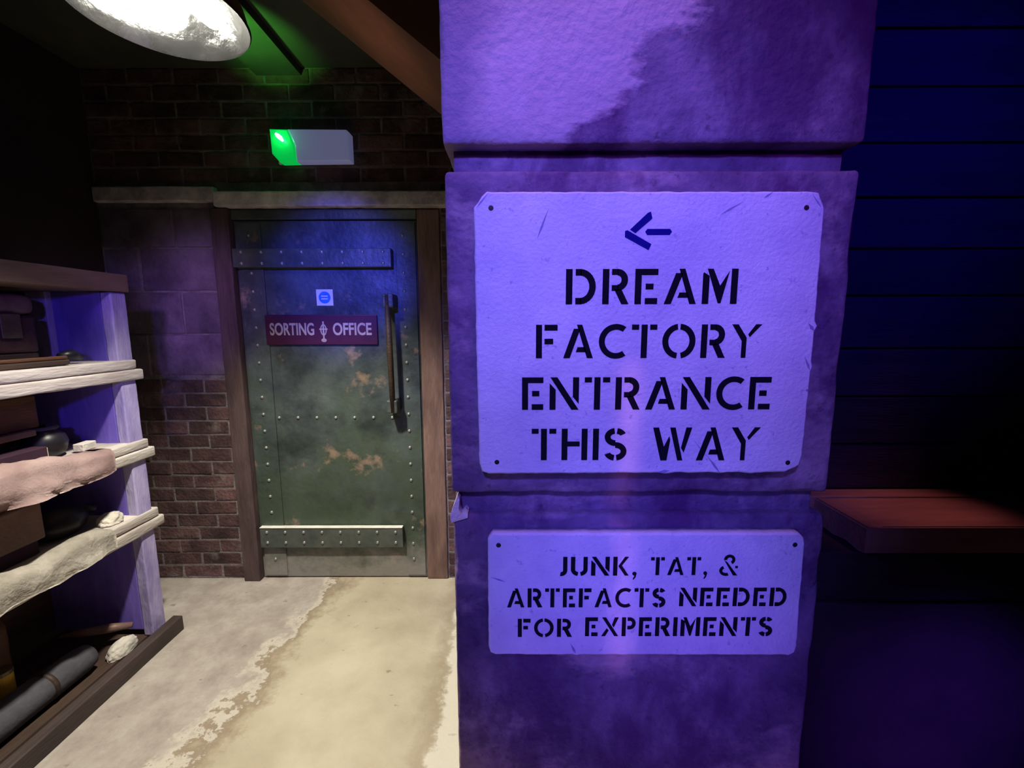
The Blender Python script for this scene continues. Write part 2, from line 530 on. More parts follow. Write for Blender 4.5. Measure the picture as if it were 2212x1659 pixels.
def tube(points, radii, seg=12, bm=None):
    bm = bm or bmesh.new()
    pts = [Vector(p) for p in points]
    if isinstance(radii, (int, float)):
        radii = [radii] * len(pts)
    rings = []
    ref = Vector((0, 0, 1))
    for i, p in enumerate(pts):
        t = (pts[min(i + 1, len(pts) - 1)] - pts[max(i - 1, 0)]).normalized()
        if abs(t.dot(ref)) > 0.95:
            ref = Vector((1, 0, 0))
        a = t.cross(ref).normalized()
        b_ = t.cross(a).normalized()
        rings.append([bm.verts.new(p + (a * math.cos(2 * PI * k / seg) + b_ * math.sin(2 * PI * k / seg)) * radii[i]) for k in range(seg)])
    for a, b_ in zip(rings, rings[1:]):
        for k in range(seg):
            j = (k + 1) % seg
            bm.faces.new((a[k], a[j], b_[j], b_[k]))
    bm.faces.new(rings[0][::-1])
    bm.faces.new(rings[-1])
    return bm


def prism(pts, y0, y1, bm=None):
    """polygon in x,z extruded from y0 to y1"""
    bm = bm or bmesh.new()
    a = [bm.verts.new((x, y0, z)) for x, z in pts]
    b_ = [bm.verts.new((x, y1, z)) for x, z in pts]
    bm.faces.new(a)
    bm.faces.new(b_[::-1])
    n = len(pts)
    for i in range(n):
        j = (i + 1) % n
        bm.faces.new((a[i], b_[i], b_[j], a[j]))
    return bm


# ------------------------------------------------------------------ stencil lettering (unit height 1)
T = 0.182


def G_rect(x0, z0, x1, z1):
    return [(x0, z0), (x1, z0), (x1, z1), (x0, z1)]


def G_diag(xa, za, xb, zb, t=T * 1.08):
    return [(xa, za), (xa + t, za), (xb + t, zb), (xb, zb)]


def G_arc(cx, cz, rx, rz, a0, a1, t=T, n=14, tz=None):
    tz = tz or t
    o, i_ = [], []
    for k in range(n + 1):
        a = math.radians(a0 + (a1 - a0) * k / n)
        o.append((cx + rx * math.cos(a), cz + rz * math.sin(a)))
        i_.append((cx + (rx - t) * math.cos(a), cz + (rz - tz) * math.sin(a)))
    quads = []
    for k in range(n):
        quads.append([o[k], o[k + 1], i_[k + 1], i_[k]])
    return quads


def glyph(ch):
    """returns (width, polygons)"""
    g = 0.075
    if ch == 'D':
        return 0.86, [G_rect(0, 0, T, 1), G_rect(0.27, 1 - T, 0.44, 1), G_rect(0.27, 0, 0.44, T)] + G_arc(0.40, 0.5, 0.44, 0.5, -90, 90)
    if ch == 'R':
        return 0.74, [G_rect(0, 0, T, 1), G_rect(T + g, 1 - T * .9, 0.44, 1), G_rect(T + g, 0.38, 0.44, 0.38 + T * .9)] + \
            G_arc(0.42, 0.69, 0.29, 0.31, -90, 90) + [G_diag(0.54, 0, 0.33, 0.42, T * 1.12)]
    if ch == 'P':
        return 0.70, [G_rect(0, 0, T, 1), G_rect(T + g, 1 - T * .9, 0.42, 1), G_rect(T + g, 0.36, 0.42, 0.36 + T * .9)] + \
            G_arc(0.40, 0.68, 0.30, 0.32, -90, 90)
    if ch == 'E':
        return 0.66, [G_rect(0, 0, T, 1), G_rect(T, 1 - T * .95, 0.64, 1), G_rect(T + 0.12, 0.42, 0.52, 0.42 + T * .9), G_rect(T + 0.11, 0, 0.64, T * .95)]
    if ch == 'F':
        return 0.66, [G_rect(0, 0, T, 1), G_rect(T + g, 1 - T * .95, 0.65, 1), G_rect(T + g, 0.42, 0.52, 0.42 + T * .9)]
    if ch == 'A':
        return 0.90, [G_diag(0, 0, 0.31, 0.88), [(0.40, 1), (0.56, 1), (0.90, 0), (0.72, 0)], [(0.38, 0.18), (0.70, 0.18), (0.655, 0.33), (0.43, 0.33)]]
    if ch == 'M':
        return 0.98, [[(0, 0), (T, 0), (T, 0.80), (0.02, 0.90), (0.0, 0.86)], [(0.12, 1.0), (0.28, 1.0), (0.49, 0.52), (0.49, 0.02), (0.45, 0.02)],
                      [(0.49, 0.52), (0.74, 0.94), (0.53, 0.02), (0.49, 0.02)], G_rect(0.98 - T, 0, 0.98, 1)]
    if ch == 'N':
        return 0.88, [[(0, 0), (T, 0), (T, 0.62), (0, 0.82)], [(0.02, 1), (0.23, 1), (0.88, 0), (0.66, 0)], [(0.88 - T, 1), (0.88, 1), (0.88, 0.18), (0.88 - T, 0.40)]]
    if ch == 'C':
        return 0.82, G_arc(0.52, 0.5, 0.52, 0.52, 55, 305, 0.18, 22, 0.17)
    if ch == 'O':
        return 1.0, G_arc(0.5, 0.5, 0.5, 0.52, 97, 263, 0.18, 18, 0.17) + G_arc(0.5, 0.5, 0.5, 0.52, -80, 86, 0.18, 18, 0.17)
    if ch == 'T':
        return 0.76, [G_rect(0.38 - T / 2, 0, 0.38 + T / 2, 1), G_rect(0, 1 - T * .85, 0.38 - T / 2 - g, 1), G_rect(0.38 + T / 2 + g, 1 - T * .85, 0.76, 1)]
    if ch == 'Y':
        return 0.90, [[(0, 1), (0.19, 1), (0.46, 0.60), (0.46, 0), (0.32, 0), (0.32, 0.50)], [(0.50, 0.70), (0.55, 0.62), (0.90, 1), (0.72, 1)]]
    if ch == 'H':
        return 0.80, [G_rect(0, 0, T, 1), G_rect(T, 0.44, 0.56, 0.44 + T * .85), G_rect(0.80 - T, 0, 0.80, 1)]
    if ch == 'I':
        return T, [G_rect(0, 0, T, 1)]
    if ch == 'S':
        return 0.70, G_arc(0.35, 0.735, 0.34, 0.285, 98, 268, T, 14) + G_arc(0.35, 0.275, 0.35, 0.295, -82, 92, T, 14) + \
            G_arc(0.35, 0.735, 0.34, 0.285, 25, 80, T, 6) + G_arc(0.35, 0.275, 0.35, 0.295, 200, 262, T, 6)
    if ch == 'W':
        return 1.22, [[(0, 1), (0.18, 1), (0.36, 0.42), (0.36, 0), (0.27, 0)], [(0.36, 0.42), (0.52, 0.74), (0.55, 0.62), (0.46, 0), (0.36, 0)],
                      [(0.53, 1), (0.70, 1), (0.96, 0), (0.80, 0)], [(0.90, 0.38), (0.99, 0.24), (1.22, 1), (1.04, 1)]]
    if ch == 'J':
        return 0.50, [G_rect(0.50 - T, 0.28, 0.50, 1)] + G_arc(0.20, 0.28, 0.30, 0.30, -100, 0, T, 10)
    if ch == 'U':
        return 0.80, [G_rect(0, 0.3, T, 1), G_rect(0.80 - T, 0.3, 0.80, 1)] + G_arc(0.40, 0.32, 0.40, 0.34, 180, 258, T, 8) + G_arc(0.40, 0.32, 0.40, 0.34, 282, 360, T, 8)
    if ch == 'K':
        return 0.76, [G_rect(0, 0, T, 1), [(T + g * .6, 0.50), (0.56, 1), (0.74, 1), (0.42, 0.54), (0.76, 0), (0.57, 0)]]
    if ch == 'X':
        return 0.86, [[(0.02, 1), (0.22, 1), (0.86, 0), (0.66, 0)], [(0.0, 0), (0.19, 0), (0.37, 0.31), (0.27, 0.42)], [(0.53, 0.60), (0.62, 0.46), (0.86, 1), (0.66, 1)]]
    if ch == ',':
        return 0.20, G_arc(0.10, 0.10, 0.105, 0.105, 0, 360, 0.10, 14) + [[(0.20, 0.10), (0.12, 0.02), (0.02, -0.20), (0.06, -0.22), (0.16, -0.10)]]
    if ch == '&':
        return 0.86, [[(0.22, 0.74), (0.36, 0.66), (0.86, 0), (0.66, 0)]] + G_arc(0.46, 0.78, 0.26, 0.25, -60, 185, 0.14, 16) + \
            G_arc(0.32, 0.24, 0.31, 0.26, 120, 295, 0.14, 12) + [G_rect(0.74, 0.36, 0.86, 0.47)]
    return 0.3, []


def word(text, x0, x1, z0, z1, yf, parent, material, label=None, th=0.0007):
    gap = 0.17
    total = 0
    gl = []
    for ch in text:
        wd, polys = glyph(ch)
        gl.append((total, polys))
        total += wd + gap
    total -= gap
    sx = (x1 - x0) / total
    sz = z1 - z0
    bm = bmesh.new()
    for xo, polys in gl:
        for p in polys:
            prism([(x0 + (xo + px) * sx, z0 + pz * sz) for px, pz in p], yf - th, yf + 0.0002, bm)
    o = obj('lettering', bm, material, parent)
    if label:
        o['label'] = label
    return o


# ------------------------------------------------------------------ the setting
CEIL = 2.70
o = struct(obj('floor', box(-2.3, 3.4, -2.2, 2.6, -0.12, 0.0), M['floor']))
o = struct(obj('ceiling', box(-2.3, 3.4, -1.4, 2.6, CEIL, CEIL + 0.1), M['ceil']))
struct(obj('wall_left', box(-2.24, -2.13, -1.2, 2.6, 0, CEIL), M['wallk']))

# back wall: mortar core with every brick modelled, round the door opening
DX0, DX1, DZ1 = -1.50, -0.478, 2.035
YB = 2.30


def back_wall():
    bm = bmesh.new()
    add_box(bm, -2.13, DX0, YB, YB + 0.2, 0, CEIL)
    add_box(bm, DX1, 0.10, YB, YB + 0.2, 0, CEIL)
    add_box(bm, DX0, DX1, YB, YB + 0.2, DZ1, CEIL)
    w_ = struct(obj('wall_back', bm, M['mortar']))
    bm = bmesh.new()
    row = 0
    z = 0.012
    hgt, ln, mj = 0.066, 0.215, 0.011
    while z + hgt < CEIL:
        x = -2.12 - (0.11 if row % 2 else 0.0)
        while x < 0.10:
            a, b_ = max(x, -2.125), min(x + ln, 0.095)
            # clip round the doorway and the dressed blocks beside it
            spans = [(a, b_)]
            if z + hgt > 0 and z < DZ1 + 0.09:
                sp = []
                lo = DX0 - 0.004 if not (1.16 < z + hgt and z < 2.13) else -2.13
                for s0, s1 in spans:
                    if s0 < lo:
                        sp.append((s0, min(s1, lo)))
                    if s1 > DX1 + 0.112:
                        sp.append((max(s0, DX1 + 0.112), s1))
                spans = sp
            for s0, s1 in spans:
                if s1 - s0 > 0.03:
                    d = random.uniform(0.0015, 0.006)
                    add_box(bm, s0, s1, YB - d, YB + 0.03, z, z + hgt, 0.004, 0.0018)
            x += ln + mj
        z += hgt + mj
        row += 1
    obj('brickwork', bm, M['brick'], w_)
    # larger dressed blocks beside the door above the brick plinth
    bm = bmesh.new()
    z = 1.18
    for r_, h_ in enumerate((0.222, 0.222, 0.222, 0.20)):
        xs = [-2.125, -1.94, -1.515] if r_ % 2 == 0 else [-2.125, -1.74, -1.515]
        for a, b_ in zip(xs, xs[1:]):
            add_box(bm, a + 0.005, b_ - 0.005, YB - random.uniform(0.003, 0.009), YB + 0.04, z + 0.004, z + h_ - 0.006, 0.006, 0.002)
        z += h_
    obj('dressed_stonework', bm, M['block'], w_)
    return w_


wall_back = back_wall()

# lintel over the door and the string course that carries it on towards the shelves
lt = rbox(-1.50, -0.30, YB - 0.055, YB + 0.05, DZ1 + 0.003, 2.112, 0.008, 0.04, 0.004, 26, 0.008)
struct(obj('trim_1', lt, M['lintel']))
lt = rbox(-2.125, -1.505, YB - 0.03, YB + 0.05, 2.068, 2.145, 0.008, 0.05, 0.004, 22, 0.008)
struct(obj('trim_2', lt, M['lintel']))

# partition behind the pillar and the plank wall on the right
struct(obj('wall_partition', box(-0.10, 0.10, 1.32, YB + 0.0, 0, CEIL), M['wallk']))


def plank_wall():
    bm = bmesh.new()
    add_box(bm, 0.10, 3.2, 1.515, 1.60, 0, CEIL)
    zs = [0.0, 0.17, 0.34, 0.51, 0.68, 0.85, 1.02, 1.193, 1.363, 1.544, 1.70, 1.865, 2.035, 2.205, 2.376, 2.54, CEIL]
    for a, b_ in zip(zs, zs[1:]):
        y = 1.50 + random.uniform(-0.002, 0.003)
        add_box(bm, 0.105, 3.2, y, 1.53, a + 0.003, b_ - 0.003, 0.004)
    return struct(obj('wall_right', bm, M['plank']))


plank_wall()

# sloping boxed-in stair soffit that drops behind the pillar
def soffit():
    bm = bmesh.new()
    pf = [(-0.92, 2.70), (-0.815, 2.70), (-0.422, 2.393), (-0.105, 2.147), (-0.105, 2.698), (-0.30, 2.698)]
    pf = [(-0.815, 2.699), (-0.422, 2.393), (-0.105, 2.147), (-0.105, 2.699)]
    prism(pf, 1.40, 1.86, bm)
    return struct(obj('trim_3', bm, M['soffit']))


soffit()

# ceiling joist above the lamp
struct(obj('trim_4', box(-1.255, -1.035, 0.4, 2.29, 2.662, CEIL), M['ceil']))

# ------------------------------------------------------------------ riveted steel door
door = bpy.data.objects.new('door_1', None)
COL.objects.link(door)
door.location = (-0.98, YB, 0)
struct(door, 'riveted green-grey steel door with rust patches in the brick wall', 'door')


def dpart(name, bm, m, parent=None, smooth=False):
    """parts of the door are modelled in room coordinates, then hung on the door"""
    bmesh.ops.translate(bm, verts=bm.verts, vec=(0.98, -YB, 0))
    return obj(name, bm, m, parent or door, smooth=smooth)


# frame: two jambs and a head
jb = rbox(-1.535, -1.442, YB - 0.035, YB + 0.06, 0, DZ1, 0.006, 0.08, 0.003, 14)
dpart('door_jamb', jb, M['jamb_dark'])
jb = rbox(-0.492, -0.374, YB - 0.012, YB + 0.06, 0, DZ1, 0.006, 0.08, 0.003, 14, off=4)
dpart('door_jamb', jb, M['jamb'])
dpart('door_head', box(-1.442, -0.492, YB - 0.01, YB + 0.05, 1.985, DZ1, 0.004), M['steel2'])
dpart('door_leaf', rbox(-1.440, -0.494, YB + 0.004, YB + 0.05, 0.006, 1.982, 0.004, 0.08, 0.0015, 10), M['steel'])
for nm, a, b_ in (('edge_strap', -1.425, -1.30), ('edge_strap', -0.605, -0.502)):
    dpart(nm, box(a, b_, YB - 0.004, YB + 0.01, 0.02, 1.97, 0.002), M['steel'])
ust = dpart('strap_plate', rbox(-1.432, -0.620, YB - 0.045, YB + 0.0, 1.742, 1.836, 0.004, 0.06, 0.0012, 14), M['steel2'])
lst = dpart('strap_plate', rbox(-1.426, -0.620, YB - 0.028, YB + 0.0, 0.200, 0.318, 0.004, 0.06, 0.0012, 14, off=2), M['steel2'])

eg = dpart('strap_edge', rbox(-1.424, -0.622, YB - 0.031, YB - 0.001, 0.3185, 0.3225, 0.0015, 0.08, 0.0005, 14), M['whitish'], lst)  # thin paler strip along the top of the lower strap
eg['label'] = 'pale top edge'
rv = lathe([(0.0, 0.0075), (0.004, 0.007), (0.0075, 0.0045), (0.0095, 0.0), (0.0095, -0.002)], 10)
bmesh.ops.rotate(rv, verts=rv.verts, cent=(0, 0, 0), matrix=Matrix.Rotation(PI / 2, 3, 'X'))
rivet0 = obj('rivet', rv, M['rivet'], door, smooth=True)
first_rivet = [True]


def rivet(x, y, z, parent):
    if first_rivet[0]:
        r_ = rivet0
        first_rivet[0] = False
    else:
        r_ = rivet0.copy()
        COL.objects.link(r_)
    r_.parent = parent
    r_.location = (x + 0.98, y - YB, z)


for i in range(8):
    x = -1.385 + i * 0.1035
    rivet(x, YB - 0.045, 1.818, ust)
    rivet(x, YB - 0.045, 1.762, ust)
    rivet(x, YB - 0.028, 0.294, lst)
    rivet(x, YB - 0.028, 0.232, lst)
    if 0 < i:
        rivet(x, YB + 0.004, 0.945, door)
for i in range(20):
    z = 0.12 + i * 0.094
    if not 0.15 < z < 0.34:
        rivet(-1.362, YB - 0.004, z, door) if not 1.72 < z < 1.86 else None
    rivet(-0.568, YB - 0.004, z, door)

# bar handle with two mounts
bm = tube([(-0.640, YB - 0.075, 1.60), (-0.636, YB - 0.078, 1.3), (-0.632, YB - 0.075, 0.99)], [0.014, 0.016, 0.014], 12)
hd = dpart('pull_handle', bm, M['darkwood'], smooth=True)
for z in (1.57, 1.02):
    dpart('handle_mount', rbox(-0.665, -0.607, YB - 0.085, YB + 0.006, z - 0.035, z + 0.035, 0.008, 0.03), M['steel2'], hd)
# square sticker with a round blue symbol
stk = dpart('sticker', box(-1.034, -0.947, YB + 0.0015, YB + 0.005, 1.550, 1.634), M['white'])
stk['label'] = 'small square white sticker with a blue disc'
bm = lathe([(0.0, 0.0), (0.031, 0.0), (0.031, 0.0015)], 28)
bmesh.ops.rotate(bm, verts=bm.verts, cent=(0, 0, 0), matrix=Matrix.Rotation(PI / 2, 3, 'X'))
bmesh.ops.translate(bm, verts=bm.verts, vec=(-0.9905, YB + 0.0012, 1.592))
dsc = dpart('sticker_disc', bm, M['bluedisc'], stk)
bm = bmesh.new()
for dz in (-0.010, 0.004):
    prism([(-1.008, 1.592 + dz), (-0.974, 1.592 + dz), (-0.974, 1.598 + dz), (-1.008, 1.598 + dz)], YB - 0.0015, YB + 0.001, bm)
dpart('sticker_bars', bm, M['white'], stk)

# name plate hung on the door
plate = thing('door_sign', 'maroon plate lettered SORTING OFFICE on the riveted steel door', 'sign', (-1.015, YB + 0.004, 1.423))
obj('plate', rbox(-0.297, 0.297, -0.012, 0.0, -0.079, 0.079, 0.004, 0.1), M['maroon'], plate)


def text_mesh(s, size, width, off=0.0):
    cu = bpy.data.curves.new('text', 'FONT')
    cu.body = s
    cu.size = size
    cu.extrude = 0.001
    cu.offset = off
    cu.align_x = 'CENTER'
    t_ = bpy.data.objects.new('text', cu)
    COL.objects.link(t_)
    bpy.context.view_layer.update()
    me = bpy.data.meshes.new_from_object(t_.evaluated_get(bpy.context.evaluated_depsgraph_get()))
    bpy.data.objects.remove(t_)
    bm = bmesh.new()
    bm.from_mesh(me)
    xs = [v.co.x for v in bm.verts]
    k = width / (max(xs) - min(xs))
    c = (max(xs) + min(xs)) / 2
    for v in bm.verts:
        x, y, z = v.co
        v.co = ((x - c) * k, -z, y)
    return bm


for s, cx, wd in (('SORTING', -0.155, 0.235), ('OFFICE', 0.165, 0.205)):
    bm = text_mesh(s, 0.088, wd, 0.0022)
    bmesh.ops.translate(bm, verts=bm.verts, vec=(cx, -0.0128, -0.026))
    obj('lettering', bm, M['cream'], plate)
# small crest between the two words: ring, crossed bars, drop
bm = bmesh.new()
for q in G_arc(0, 0, 0.017, 0.03, 0, 360, 0.006, 24):
    prism([(x + 0.012, z) for x, z in q], -0.0135, -0.011, bm)
prism([(0.008, -0.062), (0.016, -0.062), (0.016, 0.045), (0.008, 0.045)], -0.0138, -0.011, bm)
prism([(-0.010, 0.000), (0.034, 0.000), (0.034, 0.007), (-0.010, 0.007)], -0.0136, -0.011, bm)
for q in G_arc(0.012, -0.055, 0.014, 0.010, 0, 360, 0.012, 18):
    prism(q, -0.0137, -0.011, bm)
obj('crest', bm, M['cream'], plate)

# ------------------------------------------------------------------ emergency light over the door
em = thing('emergency_light', 'milky white emergency light box glowing green over the door lintel', 'light', (-0.985, YB - 0.008, 2.315))
obj('back_plate', box(-0.185, 0.185, -0.014, 0.002, -0.068, 0.068, 0.003), M['white'], em)


def cover(ol):
    """box cover with softened front edge"""
    bm = bmesh.new()
    cx = sum(p[0] for p in ol) / len(ol)
    cz = sum(p[1] for p in ol) / len(ol)
    n = len(ol)
    rows = []
    for y, k in ((-0.0145, 0.0), (-0.058, 0.0), (-0.064, 0.003), (-0.066, 0.008)):
        r_ = []
        for x, z in ol:
            d = Vector((x - cx, z - cz)).normalized()
            r_.append(bm.verts.new((x - d.x * k, y, z - d.y * k)))
        rows.append(r_)
    for a, b_ in zip(rows, rows[1:]):
        for i in range(n):
            j = (i + 1) % n
            bm.faces.new((a[i], a[j], b_[j], b_[i]))
    bm.faces.new(rows[-1])
    bm.faces.new(rows[0][::-1])
    return bm


obj('diffuser', cover([(-0.105, 0.0745), (-0.075, 0.0), (-0.070, -0.073), (0.193, -0.070), (0.193, 0.060), (0.180, 0.072)]), M['milky'], em)
gl = obj('green_glow_cover', cover([(-0.193, 0.077), (-0.190, -0.035), (-0.155, -0.075), (-0.0705, -0.073), (-0.0755, 0.0), (-0.1055, 0.0745)]), M['green_glow_cover'], em)
gl['label'] = 'end of the cover with green indicator light put into its colour'
bm = tube([(-0.160, -0.068, 0.052), (-0.150, -0.071, 0.042), (-0.138, -0.071, 0.032), (-0.128, -0.068, 0.018)], [0.006, 0.010, 0.010, 0.004], 10)
led = obj('indicator_led', bm, M['green_led'], em, smooth=True)
led['label'] = 'bright green glowing indicator'
light('green_indicator_glow', 'POINT', (-1.12, YB - 0.105, 2.345), None, 0.14, (0.05, 1.0, 0.30), 0.008)

# ------------------------------------------------------------------ stone pillar
pil = thing('stone_pillar', 'big rendered stone pillar of stacked blocks carrying two stencilled signs', 'pillar', (0.25, 1.05, 0))


def ppart(name, bm, m, smooth=True):
    bmesh.ops.translate(bm, verts=bm.verts, vec=(-0.25, -1.05, 0))
    return obj(name, bm, m, pil, smooth=smooth)


def pillar_block(x0, x1, z0, z1, off, m):
    bm = rbox(x0, x1, 0.80, 1.32, z0, z1, 0.010, 0.022, 0.0024, 16, 0.006, off)
    return ppart('stone_block', bm, m)


pillar_block(-0.124, 0.619, 1.762, CEIL - 0.002, 1.0, M['stone_beam'])
pillar_block(-0.121, 0.6155, 1.122, 1.720, 5.0, M['stone'])
pillar_block(-0.1185, 0.618, 0.0, 1.080, 9.0, M['stone'])
ppart('mortar_joint', rbox(-0.108, 0.604, 0.832, 1.31, 1.71, 1.77, 0.004, 0.05, 0.003, 20), M['stone'])
ppart('mortar_joint', rbox(-0.108, 0.600, 0.822, 1.31, 1.07, 1.13, 0.004, 0.05, 0.003, 20, off=3), M['stone'])
# broken corner showing pale plaster, top left of the lowest block
bm = bmesh.new()
pts = [(-0.1215, 1.064), (-0.1235, 1.078), (-0.1165, 1.098), (-0.108, 1.1205), (-0.1045, 1.112), (-0.106, 1.092), (-0.102, 1.080), (-0.094, 1.090), (-0.088, 1.084), (-0.089, 1.074)]
prism(pts, 0.7965, 0.86, bm)
cp = ppart('broken_corner', bm, M['chip'], False)
cp['label'] = 'pale broken plaster corner'

# ------------------------------------------------------------------ the two signs
YF = 0.776


def sign_board(outline, chips, parent, seed, y1=0.8):
    """thick board with a worn, slightly wavy outline"""
    pts = []
    n = len(outline)
    for i in range(n):
        a, b_ = Vector(outline[i]), Vector(outline[(i + 1) % n])
        k = max(1, int((b_ - a).length / 0.009))
        nrm = Vector((b_.y - a.y, a.x - b_.x)).normalized()
        for j in range(k):
            p = a.lerp(b_, j / k)
            d = noise.fractal(Vector((p.x * 40 + seed, p.y * 40, 0)), 0.9, 2.0, 3) * 0.0012
            for cx, cz, r_, dep in chips:
                q = (p - Vector((cx, cz))).length
                if q < r_:
                    d += dep * (1 - q / r_) * (0.6 + 0.8 * random.random())
            pts.append(p + nrm * -abs(d) if False else p - nrm * d)
    cen = sum(pts, Vector((0, 0))) / len(pts)
    bm = bmesh.new()

    def ring(inset, y):
        out = []
        m = len(pts)
        for i, p in enumerate(pts):
            t = (pts[(i + 1) % m] - pts[i - 1]).normalized()
            nn = Vector((t.y, -t.x))
            if nn.dot(p - cen) < 0:
                nn = -nn
            q = p - nn * inset
            out.append(bm.verts.new((q.x, y, q.y)))
        return out
    rings = [ring(0.001, y1 + 0.0005), ring(0.0, YF + 0.006), ring(0.0012, YF + 0.0022), ring(0.0042, YF)]
    for a, b_ in zip(rings, rings[1:]):
        m = len(a)
        for i in range(m):
            j = (i + 1) % m
            f = bm.faces.new((a[i], a[j], b_[j], b_[i]))
            f.smooth = True
    bm.faces.new(rings[-1])
    bm.faces.new(rings[0][::-1])
    return bm


def nail(x, z, parent, r_=0.0058):
    bm = lathe([(0.0, 0.0008), (r_ * 0.9, 0.0006), (r_, 0.0), (r_, -0.002)], 14)
    bmesh.ops.rotate(bm, verts=bm.verts, cent=(0, 0, 0), matrix=Matrix.Rotation(PI / 2, 3, 'X'))
    bmesh.ops.translate(bm, verts=bm.verts, vec=(x, 0.0, z))
    return obj('nail', bm, M['nail'], parent)


def scratches(lst, parent, yf, wd=0.0022):
    for x0, z0, x1, z1, k in lst:
        d = Vector((x1 - x0, z1 - z0))
        nn = Vector((-d.y, d.x)).normalized() * wd * k
        p0, p1 = Vector((x0, z0)), Vector((x1, z1))
        mid = p0.lerp(p1, 0.62)
        obj('scratch', prism([tuple(p0), tuple(mid - nn), tuple(p1), tuple(mid + nn)], yf - 0.0004, yf + 0.0002), M['scratch'], parent)


s1 = thing('stencilled_sign', 'larger upper sign board stencilled DREAM FACTORY ENTRANCE THIS WAY with a left arrow', 'sign', (0, YF, 0), group=None)
out1 = [(-0.044, 1.677), (0.516, 1.676), (0.528, 1.674), (0.541, 1.648), (0.544, 1.40), (0.543, 1.208), (0.536, 1.190), (0.512, 1.172), (-0.046, 1.170), (-0.058, 1.175), (-0.063, 1.190), (-0.066, 1.40), (-0.067, 1.651)]
chips1 = [(0.544, 1.445, 0.010, 0.004), (0.544, 1.372, 0.008, 0.003), (0.53, 1.185, 0.022, 0.005), (0.29, 1.170, 0.014, 0.003), (0.39, 1.170, 0.010, 0.003), (0.45, 1.171, 0.02, 0.002), (-0.05, 1.67, 0.012, 0.002)]
bm = sign_board(out1, chips1, s1, 1.0)
bmesh.ops.translate(bm, verts=bm.verts, vec=(0, -YF, 0))
obj('board', bm, M['sign'], s1)
for t_, a, b_, c_, d_ in (('DREAM', 0.0945, 0.398, 1.485, 1.546), ('FACTORY', 0.042, 0.447, 1.389, 1.449), ('ENTRANCE', 0.017, 0.473, 1.294, 1.354),
                          ('THIS', 0.035, 0.212, 1.198, 1.258), ('WAY', 0.260, 0.459, 1.197, 1.260)):
    word(t_, a, b_, c_, d_, 0.0, s1, M['ink'])
bm = bmesh.new()
prism([(0.2045, 1.6125), (0.214, 1.6065), (0.2425, 1.631), (0.2395, 1.6425), (0.234, 1.640)], -0.0008, 0.0002, bm)
prism([(0.196, 1.610), (0.196, 1.600), (0.238, 1.578), (0.2425, 1.588), (0.2, 1.6115)], -0.0008, 0.0002, bm)
prism([(0.231, 1.609), (0.2345, 1.6135), (0.274, 1.6135), (0.2775, 1.609), (0.274, 1.6035), (0.2345, 1.6035)], -0.0008, 0.0002, bm)
ar = obj('arrow', bm, M['navy'], s1)
ar['label'] = 'dark blue arrow pointing left'
for x, z in ((-0.037, 1.649), (0.508, 1.648), (-0.030, 1.194), (0.515, 1.192)):
    nail(x, z, s1, 0.0046)
scratches([(0.063, 1.649, 0.043, 1.597, 0.8), (0.399, 1.659, 0.36, 1.637, 0.8), (0.336, 1.236, 0.362, 1.205, 0.4), (0.362, 1.207, 0.390, 1.171, 0.9),
           (0.529, 1.451, 0.541, 1.437, 1.4), (0.528, 1.391, 0.540, 1.366, 1.0), (0.541, 1.327, 0.536, 1.331, 1.0), (0.270, 1.1735, 0.294, 1.177, 1.4),
           (-0.043, 1.672, -0.062, 1.650, 0.7), (0.517, 1.669, 0.533, 1.649, 0.6), (0.448, 1.674, 0.433, 1.664, 0.8)], s1, 0.0)

T = 0.205
s2 = thing('stencilled_sign', 'smaller lower sign board stencilled JUNK, TAT, & ARTEFACTS NEEDED FOR EXPERIMENTS', 'sign', (0, YF, 0))
out2 = [(-0.040, 1.052), (0.550, 1.0515), (0.561, 1.042), (0.5635, 1.030), (0.567, 0.812), (0.563, 0.798), (0.552, 0.791), (-0.036, 0.793), (-0.046, 0.798), (-0.0495, 0.810), (-0.049, 1.040)]
bm = sign_board(out2, [(0.56, 0.795, 0.02, 0.002), (0.125, 0.793, 0.01, 0.002)], s2, 7.0)
bmesh.ops.translate(bm, verts=bm.verts, vec=(0, -YF, 0))
obj('board', bm, M['sign'], s2)
for t_, a, b_, c_, d_ in (('JUNK,', 0.085, 0.240, 0.965, 1.004), ('TAT,', 0.267, 0.377, 0.966, 1.003), ('&', 0.400, 0.436, 0.965, 1.007), ('ARTEFACTS', -0.012, 0.299, 0.898, 0.938),
                          ('NEEDED', 0.326, 0.5365, 0.900, 0.939), ('FOR', 0.009, 0.1155, 0.834, 0.873), ('EXPERIMENTS', 0.1425, 0.5135, 0.8355, 0.876)):
    word(t_, a, b_, c_, d_, 0.0, s2, M['ink'])
for x, z in ((-0.028, 1.028), (0.543, 1.028)):
    nail(x, z, s2, 0.0048)
scratches([(0.114, 0.819, 0.125, 0.797, 1.2), (-0.044, 0.962, -0.015, 0.952, 0.7)], s2, 0.0)

# ------------------------------------------------------------------ ledge and counter on the right
led_ = thing('wooden_ledge', 'reddish wooden ledge of two boards jutting from the dark plank wall', 'ledge', (2.0, 1.4, 0.8))


def lpart(name, bm, m):
    bmesh.ops.translate(bm, verts=bm.verts, vec=(-2.0, -1.4, -0.8))
    return obj(name, bm, m, led_)


